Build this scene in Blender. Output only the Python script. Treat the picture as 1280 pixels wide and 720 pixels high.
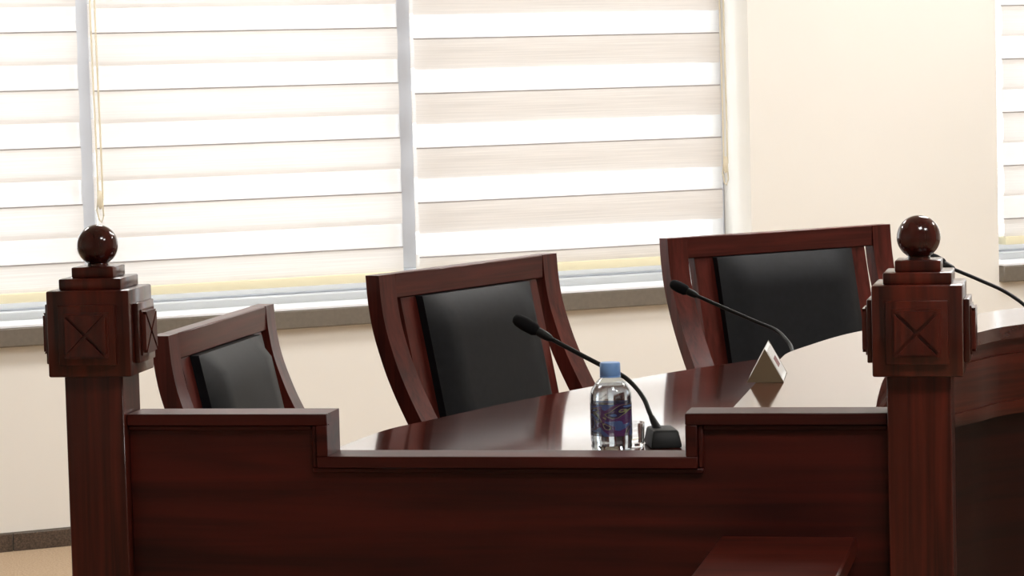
import bpy, bmesh, math, random
from mathutils import Vector, Matrix
random.seed(4)
PI = math.pi
for o in list(bpy.data.objects):
    bpy.data.objects.remove(o, do_unlink=True)
SC = bpy.context.scene
COL = SC.collection

# ------------------------------------------------------------------ camera
PITCH = math.atan(272 / 3600); ROLL = 0.026
fw = Vector((0, math.cos(PITCH), -math.sin(PITCH)))
r0 = Vector((1, 0, 0)); u0 = r0.cross(fw)
cr = r0 * math.cos(ROLL) - u0 * math.sin(ROLL)
cu = u0 * math.cos(ROLL) + r0 * math.sin(ROLL)
cam = bpy.data.cameras.new('camera'); camo = bpy.data.objects.new('camera', cam); COL.objects.link(camo)
cam.sensor_width = 36; cam.lens = 3600 * 36 / 1280; cam.clip_start = 0.1; cam.clip_end = 200
mt = Matrix((cr, cu, -fw)).transposed().to_4x4(); mt.translation = (0, 0, 1.325)
camo.matrix_world = mt
SC.camera = camo

# ------------------------------------------------------------------ world, exposure
W = bpy.data.worlds.new('overcast_sky'); SC.world = W; W.use_nodes = True
bg = W.node_tree.nodes['Background']
bg.inputs[0].default_value = (0.97, 0.985, 1.0, 1); bg.inputs[1].default_value = 3.2
LAMP = 31.0
vs = SC.view_settings
vs.view_transform = 'Standard'; vs.look = 'None'; vs.gamma = 1; vs.use_curve_mapping = False; vs.exposure = 0.0

# ------------------------------------------------------------------ materials
def nodes(name):
    m = bpy.data.materials.new(name); m.use_nodes = True
    nt = m.node_tree; b = nt.nodes['Principled BSDF']
    return m, nt, b
def plain(name, col, rough=0.5, metal=0.0, coat=0.0, spec=0.5, var=0.0, vscale=8):
    m, nt, b = nodes(name)
    b.inputs['Base Color'].default_value = (*col, 1); b.inputs['Roughness'].default_value = rough
    b.inputs['Metallic'].default_value = metal; b.inputs['Coat Weight'].default_value = coat
    b.inputs['Specular IOR Level'].default_value = spec
    if var:
        tc = nt.nodes.new('ShaderNodeTexCoord'); n = nt.nodes.new('ShaderNodeTexNoise')
        n.inputs['Scale'].default_value = vscale; n.inputs['Detail'].default_value = 5
        rp = nt.nodes.new('ShaderNodeValToRGB')
        rp.color_ramp.elements[0].position = .3; rp.color_ramp.elements[1].position = .7
        rp.color_ramp.elements[0].color = (*[c * (1 - var) for c in col], 1)
        rp.color_ramp.elements[1].color = (*[min(1, c * (1 + var)) for c in col], 1)
        nt.links.new(tc.outputs['Object'], n.inputs['Vector']); nt.links.new(n.outputs['Fac'], rp.inputs['Fac'])
        nt.links.new(rp.outputs['Color'], b.inputs['Base Color'])
    return m
def wood(name, dark, light, axis, rough=0.3, coat=0.4, fine=1.0, crough=0.12, spec=0.25, bump=.05):
    """lacquered wood with the grain running along one local axis"""
    m, nt, b = nodes(name); L = nt.links.new
    tc = nt.nodes.new('ShaderNodeTexCoord'); mp = nt.nodes.new('ShaderNodeMapping')
    ax = (0, 1) if axis == 3 else (axis,)          # 3: level grain on curved upright strips
    s = [3.0 * fine if i in ax else 70 * fine for i in range(3)]
    mp.inputs['Scale'].default_value = s
    L(tc.outputs['Object'], mp.inputs['Vector'])
    n1 = nt.nodes.new('ShaderNodeTexNoise'); n1.inputs['Scale'].default_value = 1.0; n1.inputs['Detail'].default_value = 6; n1.inputs['Distortion'].default_value = .8
    L(mp.outputs['Vector'], n1.inputs['Vector'])
    mp2 = nt.nodes.new('ShaderNodeMapping'); s2 = [1.2 * fine if i in ax else 12 * fine for i in range(3)]
    mp2.inputs['Scale'].default_value = s2; L(tc.outputs['Object'], mp2.inputs['Vector'])
    n2 = nt.nodes.new('ShaderNodeTexNoise'); n2.inputs['Scale'].default_value = 1.0; n2.inputs['Detail'].default_value = 3; n2.inputs['Distortion'].default_value = 1.6
    L(mp2.outputs['Vector'], n2.inputs['Vector'])
    mx = nt.nodes.new('ShaderNodeMath'); mx.operation = 'MULTIPLY_ADD'; mx.inputs[1].default_value = .5
    hf = nt.nodes.new('ShaderNodeMath'); hf.operation = 'MULTIPLY'; hf.inputs[1].default_value = .5
    L(n2.outputs['Fac'], hf.inputs[0]); L(n1.outputs['Fac'], mx.inputs[0]); L(hf.outputs[0], mx.inputs[2])
    rp = nt.nodes.new('ShaderNodeValToRGB')
    rp.color_ramp.elements[0].position = .36; rp.color_ramp.elements[0].color = (*dark, 1)
    rp.color_ramp.elements[1].position = .66; rp.color_ramp.elements[1].color = (*light, 1)
    L(mx.outputs[0], rp.inputs['Fac']); L(rp.outputs['Color'], b.inputs['Base Color'])
    bp = nt.nodes.new('ShaderNodeBump'); bp.inputs['Strength'].default_value = bump; bp.inputs['Distance'].default_value = .002
    L(n1.outputs['Fac'], bp.inputs['Height']); L(bp.outputs['Normal'], b.inputs['Normal'])
    b.inputs['Roughness'].default_value = rough; b.inputs['Coat Weight'].default_value = coat; b.inputs['Coat Roughness'].default_value = crough; b.inputs['Specular IOR Level'].default_value = spec
    return m
DK, LT = (.020, .0034, .0024), (.120, .0180, .0090)
M = {}
M['wood_z'] = wood('mahogany_upright', DK, LT, 2)
M['wood_x'] = wood('mahogany_level', DK, LT, 0)
M['chair_x'] = wood('chair_wood_level', (.042, .0075, .0055), (.135, .024, .017), 0, .35, .15, 1, .12, .18)
M['chair_z'] = wood('chair_wood_upright', (.042, .0075, .0055), (.135, .024, .017), 2, .35, .15, 1, .12, .18)
M['panel'] = wood('panel_veneer', (.020, .0030, .0022), (.088, .0098, .0056), 0, .42, .05, .55, .25)
M['top'] = wood('polished_top', (.055, .011, .008), (.120, .028, .019), 0, .10, .8, .8, .06, .45, .0)
M['ledge'] = wood('polished_ledge', (.055, .011, .008), (.120, .028, .019), 0, .12, 1.0, .8, .08, .5, .012)
M['top'].node_tree.nodes['Principled BSDF'].inputs['Coat IOR'].default_value = 1.45
M['ledge'].node_tree.nodes['Principled BSDF'].inputs['Coat IOR'].default_value = 1.46
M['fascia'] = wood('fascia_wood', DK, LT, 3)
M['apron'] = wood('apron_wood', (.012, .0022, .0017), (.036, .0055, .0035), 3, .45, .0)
M['leather'] = plain('black_leather', (.008, .0092, .0115), .5, spec=.2, var=.2, vscale=60)
M['black'] = plain('black_plastic', (.006, .007, .007), .5, spec=.25)
M['foam'] = plain('black_foam', (.006, .006, .007), .9, spec=.15)
M['wall'] = plain('cream_paint', (.86, .84, .79), .8, var=.015, vscale=2)
M['ceil'] = plain('ceiling_paint', (.8, .79, .76), .9, var=.01)
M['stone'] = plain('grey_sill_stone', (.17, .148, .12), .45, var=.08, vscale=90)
M['frame'] = plain('white_frame_paint', (.90, .93, .99), .35, var=.01)
M['mullion'] = plain('grey_mullion_paint', (.56, .585, .64), .35, var=.01)
M['rail'] = plain('cream_rail', (.80, .74, .52), .5, var=.01)
M['granite'] = plain('brown_granite', (.085, .060, .045), .3, var=.6, vscale=220)
M['cord'] = plain('cream_cord', (.75, .68, .52), .6, var=.02)
M['cap'] = plain('blue_cap', (.20, .38, .74), .35, var=.03)
M['gold'] = plain('champagne_metal', (.24, .18, .11), .38, metal=.35, var=.05, vscale=30)
M['silver'] = plain('brushed_silver', (.72, .69, .64), .3, metal=.6, var=.03)
M['white'] = plain('white_insert', (.75, .73, .70), .5, var=.01)
M['redprint'] = plain('red_print', (.22, .04, .03), .5, var=.02)
M['dark'] = plain('dark_slot', (.02, .02, .022), .6, var=.05)
# carpet
m, nt, b = nodes('tan_carpet'); M['carpet'] = m
tc = nt.nodes.new('ShaderNodeTexCoord'); n = nt.nodes.new('ShaderNodeTexNoise'); n.inputs['Scale'].default_value = 160; n.inputs['Detail'].default_value = 4
rp = nt.nodes.new('ShaderNodeValToRGB'); rp.color_ramp.elements[0].color = (.26, .17, .10, 1); rp.color_ramp.elements[1].color = (.56, .42, .28, 1)
bp = nt.nodes.new('ShaderNodeBump'); bp.inputs['Strength'].default_value = .6; bp.inputs['Distance'].default_value = .01
nt.links.new(tc.outputs['Object'], n.inputs['Vector']); nt.links.new(n.outputs['Fac'], rp.inputs['Fac']); nt.links.new(rp.outputs['Color'], b.inputs['Base Color'])
nt.links.new(n.outputs['Fac'], bp.inputs['Height']); nt.links.new(bp.outputs['Normal'], b.inputs['Normal']); b.inputs['Roughness'].default_value = .95
# lamp diffuser
m, nt, b = nodes('lamp_diffuser'); M['lamp'] = m
b.inputs['Emission Color'].default_value = (1, .98, .955, 1); b.inputs['Emission Strength'].default_value = LAMP
# blind fabric: woven bands pass light through
def fabric(name, col, trans, clear, streak):
    m = bpy.data.materials.new(name); m.use_nodes = True; nt = m.node_tree; L = nt.links.new
    nt.nodes.remove(nt.nodes['Principled BSDF']); out = nt.nodes['Material Output']
    tc = nt.nodes.new('ShaderNodeTexCoord'); mp = nt.nodes.new('ShaderNodeMapping'); mp.inputs['Scale'].default_value = (3, 1, 260)
    n = nt.nodes.new('ShaderNodeTexNoise'); n.inputs['Scale'].default_value = 1; n.inputs['Detail'].default_value = 4
    rp = nt.nodes.new('ShaderNodeValToRGB'); rp.color_ramp.elements[0].position = .3; rp.color_ramp.elements[1].position = .7
    rp.color_ramp.elements[0].color = (*[c * (1 - streak) for c in col], 1); rp.color_ramp.elements[1].color = (*col, 1)
    L(tc.outputs['Object'], mp.inputs['Vector']); L(mp.outputs['Vector'], n.inputs['Vector']); L(n.outputs['Fac'], rp.inputs['Fac'])
    d = nt.nodes.new('ShaderNodeBsdfDiffuse'); t = nt.nodes.new('ShaderNodeBsdfTranslucent'); c = nt.nodes.new('ShaderNodeBsdfTransparent')
    L(rp.outputs['Color'], d.inputs['Color']); L(rp.outputs['Color'], t.inputs['Color'])
    m1 = nt.nodes.new('ShaderNodeMixShader'); m1.inputs[0].default_value = trans; L(d.outputs[0], m1.inputs[1]); L(t.outputs[0], m1.inputs[2])
    m2 = nt.nodes.new('ShaderNodeMixShader'); m2.inputs[0].default_value = clear; L(m1.outputs[0], m2.inputs[1]); L(c.outputs[0], m2.inputs[2])
    L(m2.outputs[0], out.inputs['Surface'])
    return m
M['woven'] = fabric('woven_band', (.81, .768, .728), .42, .08, .16)
M['sheer'] = fabric('sheer_band', (.93, .92, .90), .60, .55, .05)
M['hem'] = plain('band_hem', (.30, .28, .28), .8, var=.03)
# thin clear sheets: window panes, bottle wall, tumbler
def clear(name, tint, refl=1.0):
    m = bpy.data.materials.new(name); m.use_nodes = True; nt = m.node_tree; L = nt.links.new
    nt.nodes.remove(nt.nodes['Principled BSDF']); out = nt.nodes['Material Output']
    t = nt.nodes.new('ShaderNodeBsdfTransparent'); t.inputs[0].default_value = (*tint, 1)
    g = nt.nodes.new('ShaderNodeBsdfGlossy'); g.inputs['Roughness'].default_value = .02
    f = nt.nodes.new('ShaderNodeLayerWeight'); f.inputs['Blend'].default_value = .5
    p5 = nt.nodes.new('ShaderNodeMath'); p5.operation = 'POWER'; p5.inputs[1].default_value = 4.0; L(f.outputs['Facing'], p5.inputs[0])
    k = nt.nodes.new('ShaderNodeMath'); k.operation = 'MULTIPLY_ADD'; k.inputs[1].default_value = .75 * refl; k.inputs[2].default_value = .04; k.use_clamp = True; L(p5.outputs[0], k.inputs[0])
    mx = nt.nodes.new('ShaderNodeMixShader'); L(k.outputs[0], mx.inputs[0]); L(t.outputs[0], mx.inputs[1]); L(g.outputs[0], mx.inputs[2])
    L(mx.outputs[0], out.inputs['Surface'])
    return m
M['pane'] = clear('window_glass', (.97, .98, .98))
M['pet'] = clear('clear_plastic', (.82, .86, .88), 1.6)
M['tumbler'] = plain('clear_glass', (.97, .98, .98), .02)
M['tumbler'].node_tree.nodes['Principled BSDF'].inputs['Transmission Weight'].default_value = 1
m, nt, b = nodes('water'); M['water'] = m
b.inputs['Base Color'].default_value = (.96, .98, 1, 1); b.inputs['Roughness'].default_value = 0; b.inputs['IOR'].default_value = 1.33; b.inputs['Transmission Weight'].default_value = 1
# printed film on the bottle
m = bpy.data.materials.new('printed_film'); m.use_nodes = True; nt = m.node_tree; L = nt.links.new; M['film'] = m
b = nt.nodes['Principled BSDF']; b.inputs['Roughness'].default_value = .25
tc = nt.nodes.new('ShaderNodeTexCoord'); mp = nt.nodes.new('ShaderNodeMapping'); mp.inputs['Scale'].default_value = (17, 17, 34)
wv = nt.nodes.new('ShaderNodeTexNoise'); wv.inputs['Scale'].default_value = 1.0; wv.inputs['Distortion'].default_value = 1.2; wv.inputs['Detail'].default_value = 1
L(tc.outputs['Object'], mp.inputs['Vector']); L(mp.outputs['Vector'], wv.inputs['Vector'])
rp = nt.nodes.new('ShaderNodeValToRGB'); rp.color_ramp.interpolation = 'CONSTANT'
els = [(0, (.03, .012, .05)), (.38, (.07, .12, .28)), (.46, (.11, .03, .14)), (.535, (.26, .30, .12)), (.55, (.04, .02, .07)), (.61, (.10, .18, .38)), (.67, (.45, .15, .05))]
for i, (p, c) in enumerate(els):
    e = rp.color_ramp.elements[i] if i < 2 else rp.color_ramp.elements.new(p)
    e.position = p; e.color = (*c, 1)
L(wv.outputs['Fac'], rp.inputs['Fac']); L(rp.outputs['Color'], b.inputs['Base Color'])
b.inputs['Alpha'].default_value = .74

# ------------------------------------------------------------------ mesh helpers
def quadface(bm, vs_, mi=0):
    f = bm.faces.new(vs_); f.material_index = mi; return f
def box(bm, x0, x1, y0, y1, z0, z1, mi=0):
    v = [bm.verts.new(p) for p in ((x0, y0, z0), (x1, y0, z0), (x1, y1, z0), (x0, y1, z0), (x0, y0, z1), (x1, y0, z1), (x1, y1, z1), (x0, y1, z1))]
    for q in ((0, 3, 2, 1), (4, 5, 6, 7), (0, 1, 5, 4), (1, 2, 6, 5), (2, 3, 7, 6), (3, 0, 4, 7)):
        quadface(bm, [v[i] for i in q], mi)
def bevel(bm, w, seg=2):
    bmesh.ops.bevel(bm, geom=list(bm.edges), offset=w, segments=seg, profile=.5, affect='EDGES', clamp_overlap=True)
def prism(bm, poly, z0, z1, mi=0):
    """poly in xy; z0/z1 numbers or functions of (x, y)"""
    g = lambda z, p: z(*p) if callable(z) else z
    a = [bm.verts.new((p[0], p[1], g(z0, p))) for p in poly]; c = [bm.verts.new((p[0], p[1], g(z1, p))) for p in poly]
    bm.faces.new(list(reversed(a))).material_index = mi; bm.faces.new(c).material_index = mi
    n = len(poly)
    for i in range(n):
        quadface(bm, [a[i], a[(i + 1) % n], c[(i + 1) % n], c[i]], mi).smooth = n > 8
def prism_y(bm, poly, y0, y1, mi=0):
    """poly in xz, extruded along y"""
    a = [bm.verts.new((p[0], y0, p[1])) for p in poly]; c = [bm.verts.new((p[0], y1, p[1])) for p in poly]
    bm.faces.new(a).material_index = mi; bm.faces.new(list(reversed(c))).material_index = mi
    n = len(poly)
    for i in range(n):
        quadface(bm, [a[(i + 1) % n], a[i], c[i], c[(i + 1) % n]], mi)
def lathe(bm, prof, n=32, mi=0, closed=True):
    rings = []
    for r, z in prof:
        rings.append([bm.verts.new((r * math.cos(2 * PI * i / n), r * math.sin(2 * PI * i / n), z)) for i in range(n)])
    for a, c in zip(rings, rings[1:]):
        for i in range(n):
            f = quadface(bm, [a[i], a[(i + 1) % n], c[(i + 1) % n], c[i]], mi); f.smooth = True
    if closed:
        bm.faces.new(list(reversed(rings[0]))).material_index = mi; bm.faces.new(rings[-1]).material_index = mi
def tube(bm, pts, rad, n=10, mi=0):
    pts = [Vector(p) for p in pts]; k = len(pts); rads = rad if isinstance(rad, (list, tuple)) else [rad] * k
    rings = []; up = Vector((0.13, 0.05, 1))
    for i, p in enumerate(pts):
        t = (pts[min(k - 1, i + 1)] - pts[max(0, i - 1)]).normalized()
        a = t.cross(up)
        if a.length < 1e-3: a = t.cross(Vector((1, 0, 0)))
        a.normalize(); c = t.cross(a)
        rings.append([bm.verts.new(p + (a * math.cos(2 * PI * j / n) + c * math.sin(2 * PI * j / n)) * rads[i]) for j in range(n)])
    for a, c in zip(rings, rings[1:]):
        for j in range(n):
            f = quadface(bm, [a[j], a[(j + 1) % n], c[(j + 1) % n], c[j]], mi); f.smooth = True
    bm.faces.new(rings[0]); bm.faces.new(list(reversed(rings[-1])))
def smooth_path(pts, sub=6):
    P = [Vector(p) for p in pts]; P = [P[0] * 2 - P[1]] + P + [P[-1] * 2 - P[-2]]; out = []
    for i in range(1, len(P) - 2):
        for j in range(sub):
            t = j / sub; a, b_, c, d = P[i - 1], P[i], P[i + 1], P[i + 2]
            out.append(.5 * ((2 * b_) + (c - a) * t + (2 * a - 5 * b_ + 4 * c - d) * t * t + (3 * b_ - a - 3 * c + d) * t ** 3))
    out.append(P[-2]); return out
def obj(name, bm, mat, parent=None, loc=None, rz=None):
    bmesh.ops.recalc_face_normals(bm, faces=bm.faces)
    me = bpy.data.meshes.new(name); bm.to_mesh(me); bm.free()
    me.set_sharp_from_angle(angle=math.radians(38))
    for k in (mat if isinstance(mat, (list, tuple)) else [mat]): me.materials.append(M[k])
    o = bpy.data.objects.new(name, me); COL.objects.link(o)
    if parent: o.parent = parent
    if loc: o.location = loc
    if rz is not None: o.rotation_euler = (0, 0, rz)
    return o
def tag(o, label, cat, group=None):
    o['label'] = label; o['category'] = cat
    if group: o['group'] = group
    return o
def thing(name, label, cat, loc=(0, 0, 0), rz=0, group=None):
    o = bpy.data.objects.new(name, None); o.empty_display_size = .1; COL.objects.link(o)
    o.location = loc; o.rotation_euler = (0, 0, rz)
    return tag(o, label, cat, group)
def struct(o):
    o['kind'] = 'structure'; return o
def B(): return bmesh.new()
def boxobj(name, mat, dims, parent=None, bev=0, seg=2, **kw):
    bm = B(); box(bm, *dims)
    if bev: bevel(bm, bev, seg)
    return obj(name, bm, mat, parent, **kw)
def share(name, src, parent, loc=None, rz=None):
    o = bpy.data.objects.new(name, src.data); COL.objects.link(o); o.parent = parent
    if loc: o.location = loc
    if rz is not None: o.rotation_euler = (0, 0, rz)
    return o

# ------------------------------------------------------------------ room shell
# wall frame: x along the window wall, y into the wall (away from the room), origin on its foot
WA = math.radians(25.0); WO = (-1.472, 8.097, 0)
S0, S1, DEEP, HT = -5.2, 6.4, 10.6, 2.9          # room extents in that frame
SILL, WTOP, REC = .637, 2.45, .20
WIN = [(-1.75, 2.47), (3.41, 5.9)]
def wobj(name, bm, mat, parent=None):
    if parent: return obj(name, bm, mat, parent)
    return obj(name, bm, mat, None, WO, WA)
bm = B()
box(bm, S0, S1, 0, .34, 0, SILL - .055); box(bm, S0, S1, 0, .34, WTOP, HT)
for a, c in ((S0, WIN[0][0]), (WIN[0][1], WIN[1][0]), (WIN[1][1], S1)): box(bm, a, c, 0, .34, SILL - .055, WTOP)
struct(wobj('wall_back', bm, 'wall'))
bm = B(); box(bm, S0 - .2, S1 + .2, -DEEP - .2, .34, -.12, 0); struct(wobj('floor', bm, 'carpet'))
bm = B(); box(bm, S0 - .2, S1 + .2, -DEEP - .2, .34, HT, HT + .12); struct(wobj('ceiling', bm, 'ceil'))
bm = B(); box(bm, S0 - .2, S0, -DEEP - .2, .34, 0, HT); struct(wobj('wall_left', bm, 'wall'))
bm = B(); box(bm, S1, S1 + .2, -DEEP - .2, .34, 0, HT); struct(wobj('wall_right', bm, 'wall'))
bm = B(); box(bm, S0, S1, -DEEP - .2, -DEEP, 0, HT); struct(wobj('wall_front', bm, 'wall'))
# skirting: granite tiles with fine joints
sk = bpy.data.objects.new('baseboard_back', None); COL.objects.link(sk); sk.location = WO; sk.rotation_euler = (0, 0, WA); struct(sk)
tile0 = None; x = S0 + .03
x = .036 - 8 * .60
while x < S1 - .6:
    if tile0 is None:
        bm = B(); box(bm, .0015, .5985, -.012, 0, 0, .05); bevel(bm, .0015, 1); tile0 = obj('tile', bm, 'granite', sk, (x, 0, 0))
    else: share('tile', tile0, sk, (x, 0, 0))
    x += .60
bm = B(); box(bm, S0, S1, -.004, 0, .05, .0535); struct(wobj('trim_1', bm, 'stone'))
# window sills, frames, panes
for wi, (a, c) in enumerate(WIN):
    root = bpy.data.objects.new('window_%d' % (wi + 1), None); COL.objects.link(root); root.location = WO; root.rotation_euler = (0, 0, WA); struct(root)
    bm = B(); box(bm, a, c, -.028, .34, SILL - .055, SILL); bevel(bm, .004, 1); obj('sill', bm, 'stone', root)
    bm = B()
    y0, y1 = REC, REC + .07
    boxobj('sill_tray', 'frame', (a, c, -.026, y0 - .035, SILL, SILL + .006), root)
    box(bm, a, c, y0 - .035, y1, SILL, SILL + .03); bevel(bm, .004, 1); obj('bottom_frame', bm, 'frame', root)
    bm = B(); box(bm, a, c, y0, y1, SILL + .034, SILL + .09); bevel(bm, .004, 1); obj('bottom_rail', bm, 'frame', root)
    bm = B(); box(bm, a, c, y0, y1, WTOP - .06, WTOP); obj('top_rail', bm, 'frame', root)
    if wi == 0: posts = [(-.72, -.67), (.327, .374), (1.335, 1.385)]
    else: posts = [(4.5, 4.55)]
    posts = [(a, a + .045)] + posts + [(c - .045, c)]
    for q0, q1 in posts:
        boxobj('mullion', 'mullion', (q0, q1, y0 - .03, y1, SILL + .09, WTOP - .06), root, .004, 1)
    for (p0, p1), (q0, q1) in zip(posts, posts[1:]):
        boxobj('pane', 'pane', (p1, q0, y0 + .03, y0 + .036, SILL + .09, WTOP - .06), root)

# ------------------------------------------------------------------ banded roller blinds
PER = .1660; WV = .0960; SH = PER - WV
def strip(w, h, bulge, hem):
    bm = B(); n = 4
    rows = []
    for j in range(n + 1):
        t = j / n; y = -bulge * math.sin(PI * t)
        rows.append([bm.verts.new((x, y, -h * t)) for x in (0, w)])
    for p, q in zip(rows, rows[1:]):
        f = quadface(bm, [p[0], p[1], q[1], q[0]]); f.smooth = True
    if hem:
        box(bm, 0, w, -.0022, .0010, -.0028, .0002, 1)
    return bm
def blind(a, c, line0, gap, label, period=PER, chain=None, closed=True):
    """line0: height of the lowest hem line; gap: how far the rear layer is shifted"""
    root = thing('zebra_blind', label, 'blind', WO, WA, 'banded roller blinds in the windows')
    w = c - a; zt = WTOP - .08; zb = .722
    wv = WV * period / PER; sh = period - wv
    for layer, (d, off) in enumerate(((.098, 0.0), (.128, gap))):
        wm = sm = None
        z = line0 - period + off
        while z - .001 < zt + period:
            for kind, top, h in (('w', z, wv), ('s', z + sh, sh)):
                # woven band hangs below the hem line z; the sheer band fills up to the next line
                bot = top - h
                if bot >= zt or top <= zb: continue
                if top <= zt and bot >= zb:
                    ref = wm if kind == 'w' else sm
                    if ref is None:
                        o = obj('woven_band' if kind == 'w' else 'sheer_band', strip(w, h, .004 if kind == 'w' else .001, kind == 'w' and layer == 0), ['woven', 'hem'] if kind == 'w' else 'sheer', root, (a, d, top))
                        if kind == 'w': wm = o
                        else: sm = o
                    else: share(ref.name.split('.')[0], ref, root, (a, d, top))
                else:
                    t2, b2 = min(top, zt), max(bot, zb)
                    if t2 - b2 > .004:
                        obj('woven_band' if kind == 'w' else 'sheer_band', strip(w, t2 - b2, .001, kind == 'w' and layer == 0 and t2 == top), ['woven', 'hem'] if kind == 'w' else 'sheer', root, (a, d, t2))
            z += period
    bm = B(); box(bm, a, c, .088, .138, .697, .725); bevel(bm, .006, 2); obj('bottom_rail', bm, 'rail', root)
    bm = B(); box(bm, a, c, .07, .16, zt, WTOP); bevel(bm, .006, 2); obj('head_box', bm, 'rail', root)
    if chain:
        for dx, zl in ((-.006, chain[1]), (.008, chain[1])):
            bm = B(); tube(bm, [(chain[0] + dx, .085, zt)] + [(chain[0] + dx + .002 * math.sin(k), .085, zt + (zl - zt) * k / 8) for k in range(1, 9)], .0028, 6); obj('pull_cord', bm, 'cord', root)
        if chain[2]:
            cx, zl = chain[0], chain[1]
            bm = B(); tube(bm, [(cx - .006, .085, zl), (cx - .010, .083, zl - .03), (cx - .004, .083, zl - .06), (cx + .003, .083, zl - .068), (cx + .010, .083, zl - .05), (cx + .009, .084, zl - .02), (cx + .008, .085, zl)], .0025, 6)
            obj('cord_loop', bm, 'cord', root)
            bm = B(); lathe(bm, [(.002, zl - .03), (.007, zl - .02), (.008, zl), (.005, zl + .02), (.002, zl + .024)], 10); obj('cord_knot', bm, 'cord', root, (cx + .001, .083, 0))
    return root
blind(-.66, .309, .806, PER * .5, 'closed pale banded blind on the far side of the slim grey mullion with the cord')
blind(.352, 1.308, .800, PER * .5, 'closed pale banded blind between two mullions, above the small turned chair', chain=(.356, .985, True))
blind(1.362, 2.420, .765, .006, 'half open blind with bold beige and bright white bands beside the column', chain=(2.425, 1.01, True))
blind(3.50, 4.49, .786, PER * .5, 'pale banded blind in the other window, beyond the cream column', period=.1785)

# ------------------------------------------------------------------ unseen ceiling lights
for i, (lx, ly) in enumerate(((.75, 2.5), (1.95, 2.4), (-.75, 7.25), (1.3, 6.3), (2.05, 8.55), (1.75, 7.25), (-2.15, 6.6), (3.1, 6.2))):  # unseen; first pair gives the ball highlights, most others added to brighten the wall
    t = thing('unseen_ceiling_light', 'unseen square ceiling light panel placed to light the wall and finials', 'ceiling light', (lx, ly, HT), WA, 'unseen ceiling light panels')
    boxobj('diffuser', 'lamp', (-.28, .28, -.28, .28, -.022, -.004), t)
    bm = B()
    for d in ((-.31, .31, -.31, -.28), (-.31, .31, .28, .31), (-.31, -.28, -.28, .28), (.28, .31, -.28, .28)): box(bm, *d, -.03, 0)
    obj('frame', bm, 'frame', t)

# ------------------------------------------------------------------ bench front panel with stepped top
PA = math.radians(-11.45); PM = (-.005, 4.13, 0)
TP, NP, TH = .831, .7685, .072
bpan = thing('bench_panel', 'wide dark red wooden panel with a stepped notch between the two posts', 'panel', PM, PA)
def outline(zb, ins):
    return [(-.583, zb), (.5385, zb), (.5385, TP - ins), (.2515 + ins, TP - ins), (.2515 + ins, NP - ins), (-.2765 - ins, NP - ins), (-.2765 - ins, TP - ins), (-.583, TP - ins)]
bm = B(); prism_y(bm, outline(0.004, 0), .012, TH); obj('board', bm, 'panel', bpan)
FW_ = .017
for nm, mat_, d in (('top_rail', 'wood_x', (-.583, -.2765, TP - FW_, TP)), ('step_stile', 'wood_z', (-.2765 - FW_, -.2765, NP, TP - FW_)), ('notch_rail', 'wood_x', (-.2765 - FW_, .2515 + FW_, NP - FW_, NP)),
                    ('step_stile', 'wood_z', (.2515, .2515 + FW_, NP, TP - FW_)), ('top_rail', 'wood_x', (.2515, .5385, TP - FW_, TP))):
    boxobj(nm, 'panel', (d[0], d[1], 0, .014, d[2], d[3]), bpan, .0012, 1)
k2 = FW_ + .008
for d in ((-.583, -.2765 - k2, TP - k2, TP - FW_), (-.2765 - k2, -.2765 - FW_, NP - FW_, TP - FW_), (-.2765 - k2, .2515 + k2, NP - k2, NP - FW_), (.2515 + FW_, .2515 + k2, NP - FW_, TP - FW_), (.2515 + k2, .5385, TP - k2, TP - FW_)):
    boxobj('bead', 'panel', (d[0], d[1], .005, .013, d[2], d[3]), bpan, .002, 1)
sh_ = boxobj('patch_board', 'wood_x', (.298, .492, -.40, .012, .625, .653), bpan, .003, 1)  # board built for a faint paler patch low on the panel
boxobj('patch_board_support', 'panel', (.33, .46, -.34, .010, .02, .625), bpan, .003, 1)

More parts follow.
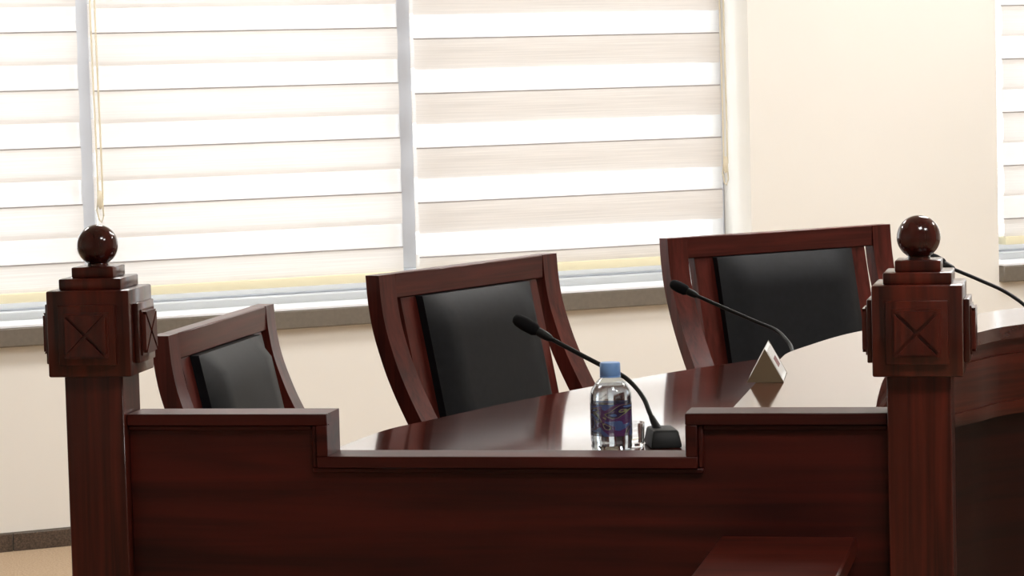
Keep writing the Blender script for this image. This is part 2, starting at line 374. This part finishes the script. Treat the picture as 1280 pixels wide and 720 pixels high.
# ------------------------------------------------------------------ newel posts
def post(s, ang, dz, label):
    ca, sa = math.cos(PA), math.sin(PA); off = .032
    x = PM[0] + ca * s - sa * off; y = PM[1] + sa * s + ca * off
    t = thing('newel_post', label, 'post', (x, y, 0), math.radians(ang), 'carved wooden posts at the ends of the panel')
    boxobj('shaft', 'wood_z', (-.0445, .0445, -.0445, .0445, 0, .887 + dz), t, .0015, 1)
    boxobj('head_block', 'wood_z', (-.063, .063, -.063, .063, .886 + dz, 1.014 + dz), t, .003, 2)
    boxobj('cap_tier', 'wood_z', (-.0475, .0475, -.0475, .0475, 1.014 + dz, 1.0305 + dz), t, .002, 2)
    boxobj('cap_tier', 'wood_z', (-.032, .032, -.032, .032, 1.0305 + dz, 1.0465 + dz), t, .002, 2)
    bm = B(); prof = [(.016, 1.0465), (.016, 1.049)]
    R = .0308; zc = 1.0775
    n = 20
    for i in range(n + 1):
        a = -PI / 2 + .52 + (PI - .52) * i / n
        prof.append((max(.0003, R * math.cos(a)), zc + R * math.sin(a)))
    lathe(bm, [(r, z + dz) for r, z in prof], 40); obj('ball_finial', bm, 'finial', t)
    zc = .9485 + dz
    first = None
    for q in range(4):
        if first is None:
            bm = B(); box(bm, -.0435, .0435, -.0712, -.063, zc - .0445, zc + .0445); bevel(bm, .0016, 2); pl = obj('side_plate', bm, 'wood_z', t)
            bm = B(); hw = .034
            box(bm, -hw, hw, -.0738, -.0705, zc - hw, zc + hw)
            # four raised wedges leave a cross cut between them
            g = .0036; e = hw - .0035; f0 = hw
            for tri in ([(-e + g, -e - .0), (e - g, -e), (0, -g)],):
                for rr in range(4):
                    c_, s_ = math.cos(rr * PI / 2), math.sin(rr * PI / 2)
                    prism_y(bm, [(px * c_ - pz * s_, zc + px * s_ + pz * c_) for px, pz in tri], -.0788, -.0735)
            ip = obj('cross_plate', bm, 'wood_z', pl); first = (pl, ip)
        else:
            p2 = share('side_plate', first[0], t, None, q * PI / 2); share('cross_plate', first[1], p2)
    return t
M['finial'] = wood('finial_lacquer', (.030, .0050, .0040), (.085, .013, .009), 2, .15, .5, 1.0, .03)
post(-.630, -8.5, .004, 'square carved post with ball finial standing in front of the lowest chair')
post(.584, -11.6, -.001, 'square carved post with ball finial standing before the curved ledge')

# ------------------------------------------------------------------ desk
DZ = .75
outer = [(-.335, 4.275), (-.284, 4.404), (-.213, 4.625), (-.151, 4.735), (-.02, 4.955), (.125, 5.17), (.33, 5.44), (.58, 5.68), (.90, 5.86), (1.25, 5.96), (1.6, 6.0)]
oc = [(p.x, p.y) for p in smooth_path([(x, y, 0) for x, y in outer], 5)]
def prear(x): return PM[1] + math.tan(PA) * (x - PM[0]) + (TH + .001) / math.cos(PA)
inner = [(1.6, 5.25), (1.2, 5.16), (.845, 5.0), (.655, 4.80), (.575, 4.64), (.522, 4.46), (.495, 4.32), (.47, prear(.47))]
desk = thing('curved_desk', 'polished red brown curved desk that carries the bottle and the microphone behind it', 'desk', (0, 0, 0))
poly = oc + inner + [(x, prear(x)) for x in (.3, .1, -.1, -.33)]
bm = B(); prism(bm, poly, DZ - .032, DZ); obj('desktop', bm, 'top', desk)
def offset(c, d):
    out = []
    for i, p in enumerate(c):
        a, e = c[max(0, i - 1)], c[min(len(c) - 1, i + 1)]
        t = Vector((e[0] - a[0], e[1] - a[1])).normalized(); out.append((p[0] - t.y * d, p[1] + t.x * d))
    return out
def wallstrip(bm, c, d0, d1, z0, z1):
    prism(bm, offset(c, d0) + list(reversed(offset(c, d1))), z0, z1)
bm = B(); wallstrip(bm, oc[3:], -.20, -.23, .0, DZ - .032); obj('modesty_panel', bm, 'panel', desk)

# ------------------------------------------------------------------ raised sloping ledge
lo = [(.300, 4.150), (.319, 4.217), (.374, 4.433), (.403, 4.546), (.431, 4.641), (.450, 4.702), (.490, 4.769), (.546, 4.852), (.601, 4.912), (.708, 4.993), (.81, 5.059), (.914, 5.126), (1.2, 5.25), (1.55, 5.33)]
li = [(.522, 4.110), (.527, 4.182), (.550, 4.323), (.578, 4.46), (.630, 4.626), (.702, 4.767), (.785, 4.856), (.879, 4.937), (1.2, 5.09), (1.55, 5.17)]
def lz(x, y): return .815 + .066 * (y - 4.15)
ledge = thing('counter_ledge', 'raised curved wooden ledge with a pale sheen carrying the triangular nameplate', 'counter', (0, 0, 0))
LI = [(p.x, p.y) for p in smooth_path([(x, y, 0) for x, y in li], 4)]; LO = [(p.x, p.y) for p in smooth_path([(x, y, 0) for x, y in lo], 4)]
bm = B(); prism(bm, LO + list(reversed(LI)), lambda x, y: lz(x, y) - .022, lz); obj('ledge_top', bm, 'ledge', ledge)
bm = B(); wallstrip(bm, LO, -.018, -.036, DZ + .0005, lambda x, y: lz(x, y) - .022); obj('rear_riser', bm, 'panel', ledge)
f_ = lambda d: (lambda x, y: lz(x, y) - d)
bm = B(); wallstrip(bm, LI, .014, .030, f_(.050), f_(.022)); obj('cove', bm, 'fascia', ledge)
bm = B(); wallstrip(bm, LI, .006, .030, f_(.130), f_(.050)); obj('fascia', bm, 'fascia', ledge)
bm = B(); wallstrip(bm, LI, .000, .030, f_(.152), f_(.130)); obj('bead', bm, 'fascia', ledge)
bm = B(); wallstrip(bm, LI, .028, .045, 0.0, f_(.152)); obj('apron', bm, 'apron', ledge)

# ------------------------------------------------------------------ chairs
CT = .955; CW = .62
def stile_profile():
    k = [(0, 0), (.05, -.004), (.10, -.013), (.15, -.029), (.19, -.045), (.24, -.070), (.30, -.106), (.38, -.168), (.46, -.25), (.51, -.31)]
    return smooth_path([(0, y, CT - d) for d, y in k], 3)
def chair(cx, cy, ang, top, label):
    t = thing('conference_chair', label, 'chair', (cx, cy, 0), math.radians(ang), 'wooden conference chairs behind the desk')
    t.scale = (1, 1, top / CT)
    pr = stile_profile(); sw, sd = .052, .030
    for sgn in (-1, 1):
        bm = B(); x0 = sgn * CW / 2; x1 = sgn * (CW / 2 - sw); rows = []
        for i, p in enumerate(pr):
            tg = (pr[min(len(pr) - 1, i + 1)] - pr[max(0, i - 1)]).normalized(); nn = Vector((0, -tg.z, tg.y))
            if i == 0: nn = Vector((0, 1, 0))
            if nn.y < 0: nn = -nn
            shf = x0, x1
            rows.append([bm.verts.new((shf[0], p.y - nn.y * sd / 2, p.z - nn.z * sd / 2)), bm.verts.new((shf[1], p.y - nn.y * sd / 2, p.z - nn.z * sd / 2)),
                         bm.verts.new((shf[1], p.y + nn.y * sd / 2, p.z + nn.z * sd / 2)), bm.verts.new((shf[0], p.y + nn.y * sd / 2, p.z + nn.z * sd / 2))])
        for a, c in zip(rows, rows[1:]):
            for j in range(4): quadface(bm, [a[j], a[(j + 1) % 4], c[(j + 1) % 4], c[j]]).smooth = True
        bm.faces.new(rows[0]); bm.faces.new(list(reversed(rows[-1])))
        obj('stile', bm, 'chair_z', t)
    xi = CW / 2 - sw
    boxobj('top_rail', 'chair_x', (-xi, xi, -.015, .015, CT - .046, CT), t, .002, 1)
    # straight inner slats, leaning forward towards the seat
    lean = .21; d0, d1 = .044, .50
    for sgn in (-1, 1):
        a, c = sorted((sgn * (xi - .021), sgn * (xi - .071)))
        bm = B(); prism(bm, [(a, -.010), (c, -.010), (c, .012), (a, .012)], 0, 1)
        for v in bm.verts:
            d = d1 - (d1 - d0) * v.co.z; v.co.y += -(d - d0) * lean; v.co.z = CT - d
        obj('slat', bm, 'chair_z', t)
    # upholstered back pad
    pw = xi - .071; bm = B()
    nx, nz = 10, 12; front = []
    dt, db = .047, .49
    for j in range(nz + 1):
        row = []
        for i in range(nx + 1):
            fx = i / nx; fz = j / nz; ex = min(fx, 1 - fx) * 2 * pw; ez = min(fz, 1 - fz) * (db - dt)
            r = .035; hx = math.sqrt(max(0, 1 - (1 - min(1, ex / r)) ** 2)); hz = math.sqrt(max(0, 1 - (1 - min(1, ez / r)) ** 2))
            d = dt + (db - dt) * fz
            y = -.006 - (.020 + .020 * hx * hz) - (d - d0) * lean
            row.append(bm.verts.new((-pw + 2 * pw * fx, y, CT - d)))
        front.append(row)
    for j in range(nz):
        for i in range(nx):
            f = quadface(bm, [front[j][i], front[j][i + 1], front[j + 1][i + 1], front[j + 1][i]]); f.smooth = True
    border = front[0] + [r[-1] for r in front[1:]] + list(reversed(front[-1][:-1])) + [r[0] for r in reversed(front[1:-1])]
    back = [bm.verts.new((v.co.x, -(CT - v.co.z - d0) * lean + .010, v.co.z)) for v in border]
    n = len(border)
    for i in range(n): quadface(bm, [border[i], back[i], back[(i + 1) % n], border[(i + 1) % n]])
    bm.faces.new(back)
    obj('back_pad', bm, 'leather', t)
    # seat, rails and legs
    boxobj('seat_frame', 'chair_x', (-.25, .25, -.50, -.05, .385, .425), t, .004, 1)
    boxobj('seat_pad', 'leather', (-.245, .245, -.495, -.10, .425, .475), t, .018, 3)
    for sx in (-1, 1):
        a, c = sorted((sx * .25, sx * .205))
        boxobj('leg', 'chair_z', (a, c, -.50, -.455, 0, .386), t, .003, 1)
        boxobj('leg', 'chair_z', (a, c, -.095, -.05, 0, .386), t, .003, 1)
    return t
chair(-.513, 4.958, 78.65, .91, 'dark wood chair turned side on, black pad, lowest, beside the carved post')
chair(-.089, 5.547, 57.2, .955, 'dark wood chair with black leather pad behind the water bottle')
chair(.591, 6.369, 32.3, .955, 'dark wood chair with black leather pad behind the triangular nameplate')

# ------------------------------------------------------------------ microphones
def mic(base, pts, hd, label, r=.0036, rot=0):
    t = thing('gooseneck_microphone', label, 'microphone', base, 0, 'black gooseneck microphones')
    b0 = Vector(base); L_ = [Vector(p) - b0 for p in pts]; hd = Vector(hd) - b0
    bm = B(); w, d, h = .0245, .040, .027
    vs_ = [(-w, -d, 0), (w, -d, 0), (w, d, 0), (-w, d, 0), (-w * .8, -d * .75, h), (w * .8, -d * .75, h), (w * .8, d * .85, h), (-w * .8, d * .85, h)]
    v = [bm.verts.new(Matrix.Rotation(rot, 3, 'Z') @ Vector(p)) for p in vs_]
    for q in ((0, 3, 2, 1), (4, 5, 6, 7), (0, 1, 5, 4), (1, 2, 6, 5), (2, 3, 7, 6), (3, 0, 4, 7)): quadface(bm, [v[i] for i in q])
    bevel(bm, .004, 2); obj('base', bm, 'black', t)
    path = smooth_path(L_, 6)
    bm = B(); tube(bm, path, r, 10); obj('gooseneck', bm, 'black', t)
    bm = B(); k = max(3, len(path) // 7); tube(bm, path[:k], [r * 2.1 - r * .9 * i / (k - 1) for i in range(k)], 12); obj('sleeve', bm, 'black', t)
    a = L_[-1]; dr = (hd - a); ln = dr.length
    fr = [0, .06, .15, .30, .36, .45, .7, .88, .96, 1.0]; rr = [r * 1.05, r * 1.6, r * 1.9, r * 2.0, r * 1.9, r * 2.8, r * 3.0, r * 2.7, r * 2.0, r * .6]
    bm = B(); tube(bm, [a + dr * f for f in fr[:5]], rr[:5], 12); obj('collar', bm, 'black', t)
    bm = B(); tube(bm, [a + dr * f for f in fr[4:]], rr[4:], 14); obj('windscreen', bm, 'foam', t)
mic((.2235, 4.352, DZ), [(.218, 4.352, .770), (.206, 4.374, .796), (.199, 4.397, .815), (.187, 4.421, .832), (.168, 4.445, .848), (.134, 4.469, .864), (.098, 4.492, .882), (.061, 4.516, .901)], (.001, 4.54, .935),
    'black gooseneck microphone standing right behind the water bottle', .0037, .1)
mic((.505, 5.17, DZ), [(.506, 5.18, .770), (.510, 5.253, .802), (.502, 5.286, .818), (.487, 5.319, .832), (.453, 5.351, .846), (.404, 5.384, .867), (.350, 5.417, .891)], (.301, 5.45, .915),
    'black gooseneck microphone arching across the chair behind the nameplate', .0036, .5)
mic((.985, 5.35, DZ), [(.985, 5.355, .770), (.988, 5.41, .815), (.982, 5.46, .846), (.947, 5.50, .876), (.903, 5.54, .898), (.860, 5.58, .917)], (.815, 5.63, .942),
    'black gooseneck microphone half hidden by the carved post at the ledge', .0036, .3)

# ------------------------------------------------------------------ water bottle and tumbler
bt = thing('water_bottle', 'small clear water bottle with blue cap and printed wrap on the desk', 'bottle', (.144, 4.301, DZ))
sh_p = [(.024, .001), (.0295, .003), (.0312, .009), (.0300, .013), (.0312, .018), (.0312, .082), (.0308, .088), (.0285, .095), (.0235, .103), (.0180, .109), (.0145, .1125), (.0140, .117)]
bm = B(); lathe(bm, sh_p, 40, closed=False); bm.faces.new([v for v in bm.verts if abs(v.co.z - .001) < 1e-6]); obj('bottle_wall', bm, 'pet', bt)
bm = B(); lathe(bm, [(.022, .003), (.0285, .005), (.0302, .010), (.0292, .013), (.0302, .018), (.0302, .082), (.0298, .087), (.0277, .094), (.0232, .1015)], 40); obj('water', bm, 'water', bt)
bm = B(); lathe(bm, [(.0315, .026), (.0315, .074)], 40, closed=False); obj('printed_wrap', bm, 'film', bt)
bm = B(); lathe(bm, [(.0158, .1125), (.0158, .1145), (.0152, .1148), (.0156, .1155), (.0154, .1325), (.0142, .1345), (.004, .135)], 32); obj('cap', bm, 'cap', bt)
gl = thing('glass_tumbler', 'low clear glass tumbler half hidden behind the water bottle', 'glass', (.1775, 4.352, DZ))
bm = B(); lathe(bm, [(.001, .0005), (.0165, .0005), (.0175, .003), (.019, .037), (.0176, .037), (.0160, .006), (.001, .006)], 32, closed=False); obj('tumbler_wall', bm, 'tumbler', gl)

# ------------------------------------------------------------------ triangular nameplate
npx, npy = .388, 4.431
np_ = thing('nameplate', 'triangular champagne metal nameplate with white sides on the pale ledge', 'nameplate', (npx, npy, lz(npx, npy) + .0003), math.radians(-9))
np_.rotation_euler = (math.atan(.066), 0, math.radians(-9))
tri = [(-.0285, 0), (.0285, 0), (0, .052)]
bm = B(); prism_y(bm, tri, 0, .004); obj('end_plate', bm, 'gold', np_)
bm = B(); prism_y(bm, [(p[0] * .97, .0006 + p[1] * .97) for p in tri], .004, .085); obj('body', bm, 'silver', np_)
bm = B(); prism_y(bm, tri, .085, .089); obj('end_plate', bm, 'gold', np_)
nx_, nz_ = math.cos(math.atan2(.0285, .052)), math.sin(math.atan2(.0285, .052))
def side_strip(y0, y1, t0, t1, lift, mat_, name):
    bm = B(); P = lambda y, t, l: (.0276 * (1 - t) + nx_ * l, y, .051 * t + nz_ * l)
    a = [bm.verts.new(P(y, t, 0)) for y, t in ((y0, t0), (y1, t0), (y1, t1), (y0, t1))]; c = [bm.verts.new(P(y, t, lift)) for y, t in ((y0, t0), (y1, t0), (y1, t1), (y0, t1))]
    bm.faces.new(a); bm.faces.new(c)
    for i in range(4): quadface(bm, [a[i], a[(i + 1) % 4], c[(i + 1) % 4], c[i]])
    obj(name, bm, mat_, np_)
side_strip(.008, .081, .12, .9, .0012, 'white', 'name_card')
side_strip(.030, .060, .35, .62, .0017, 'redprint', 'printed_mark')
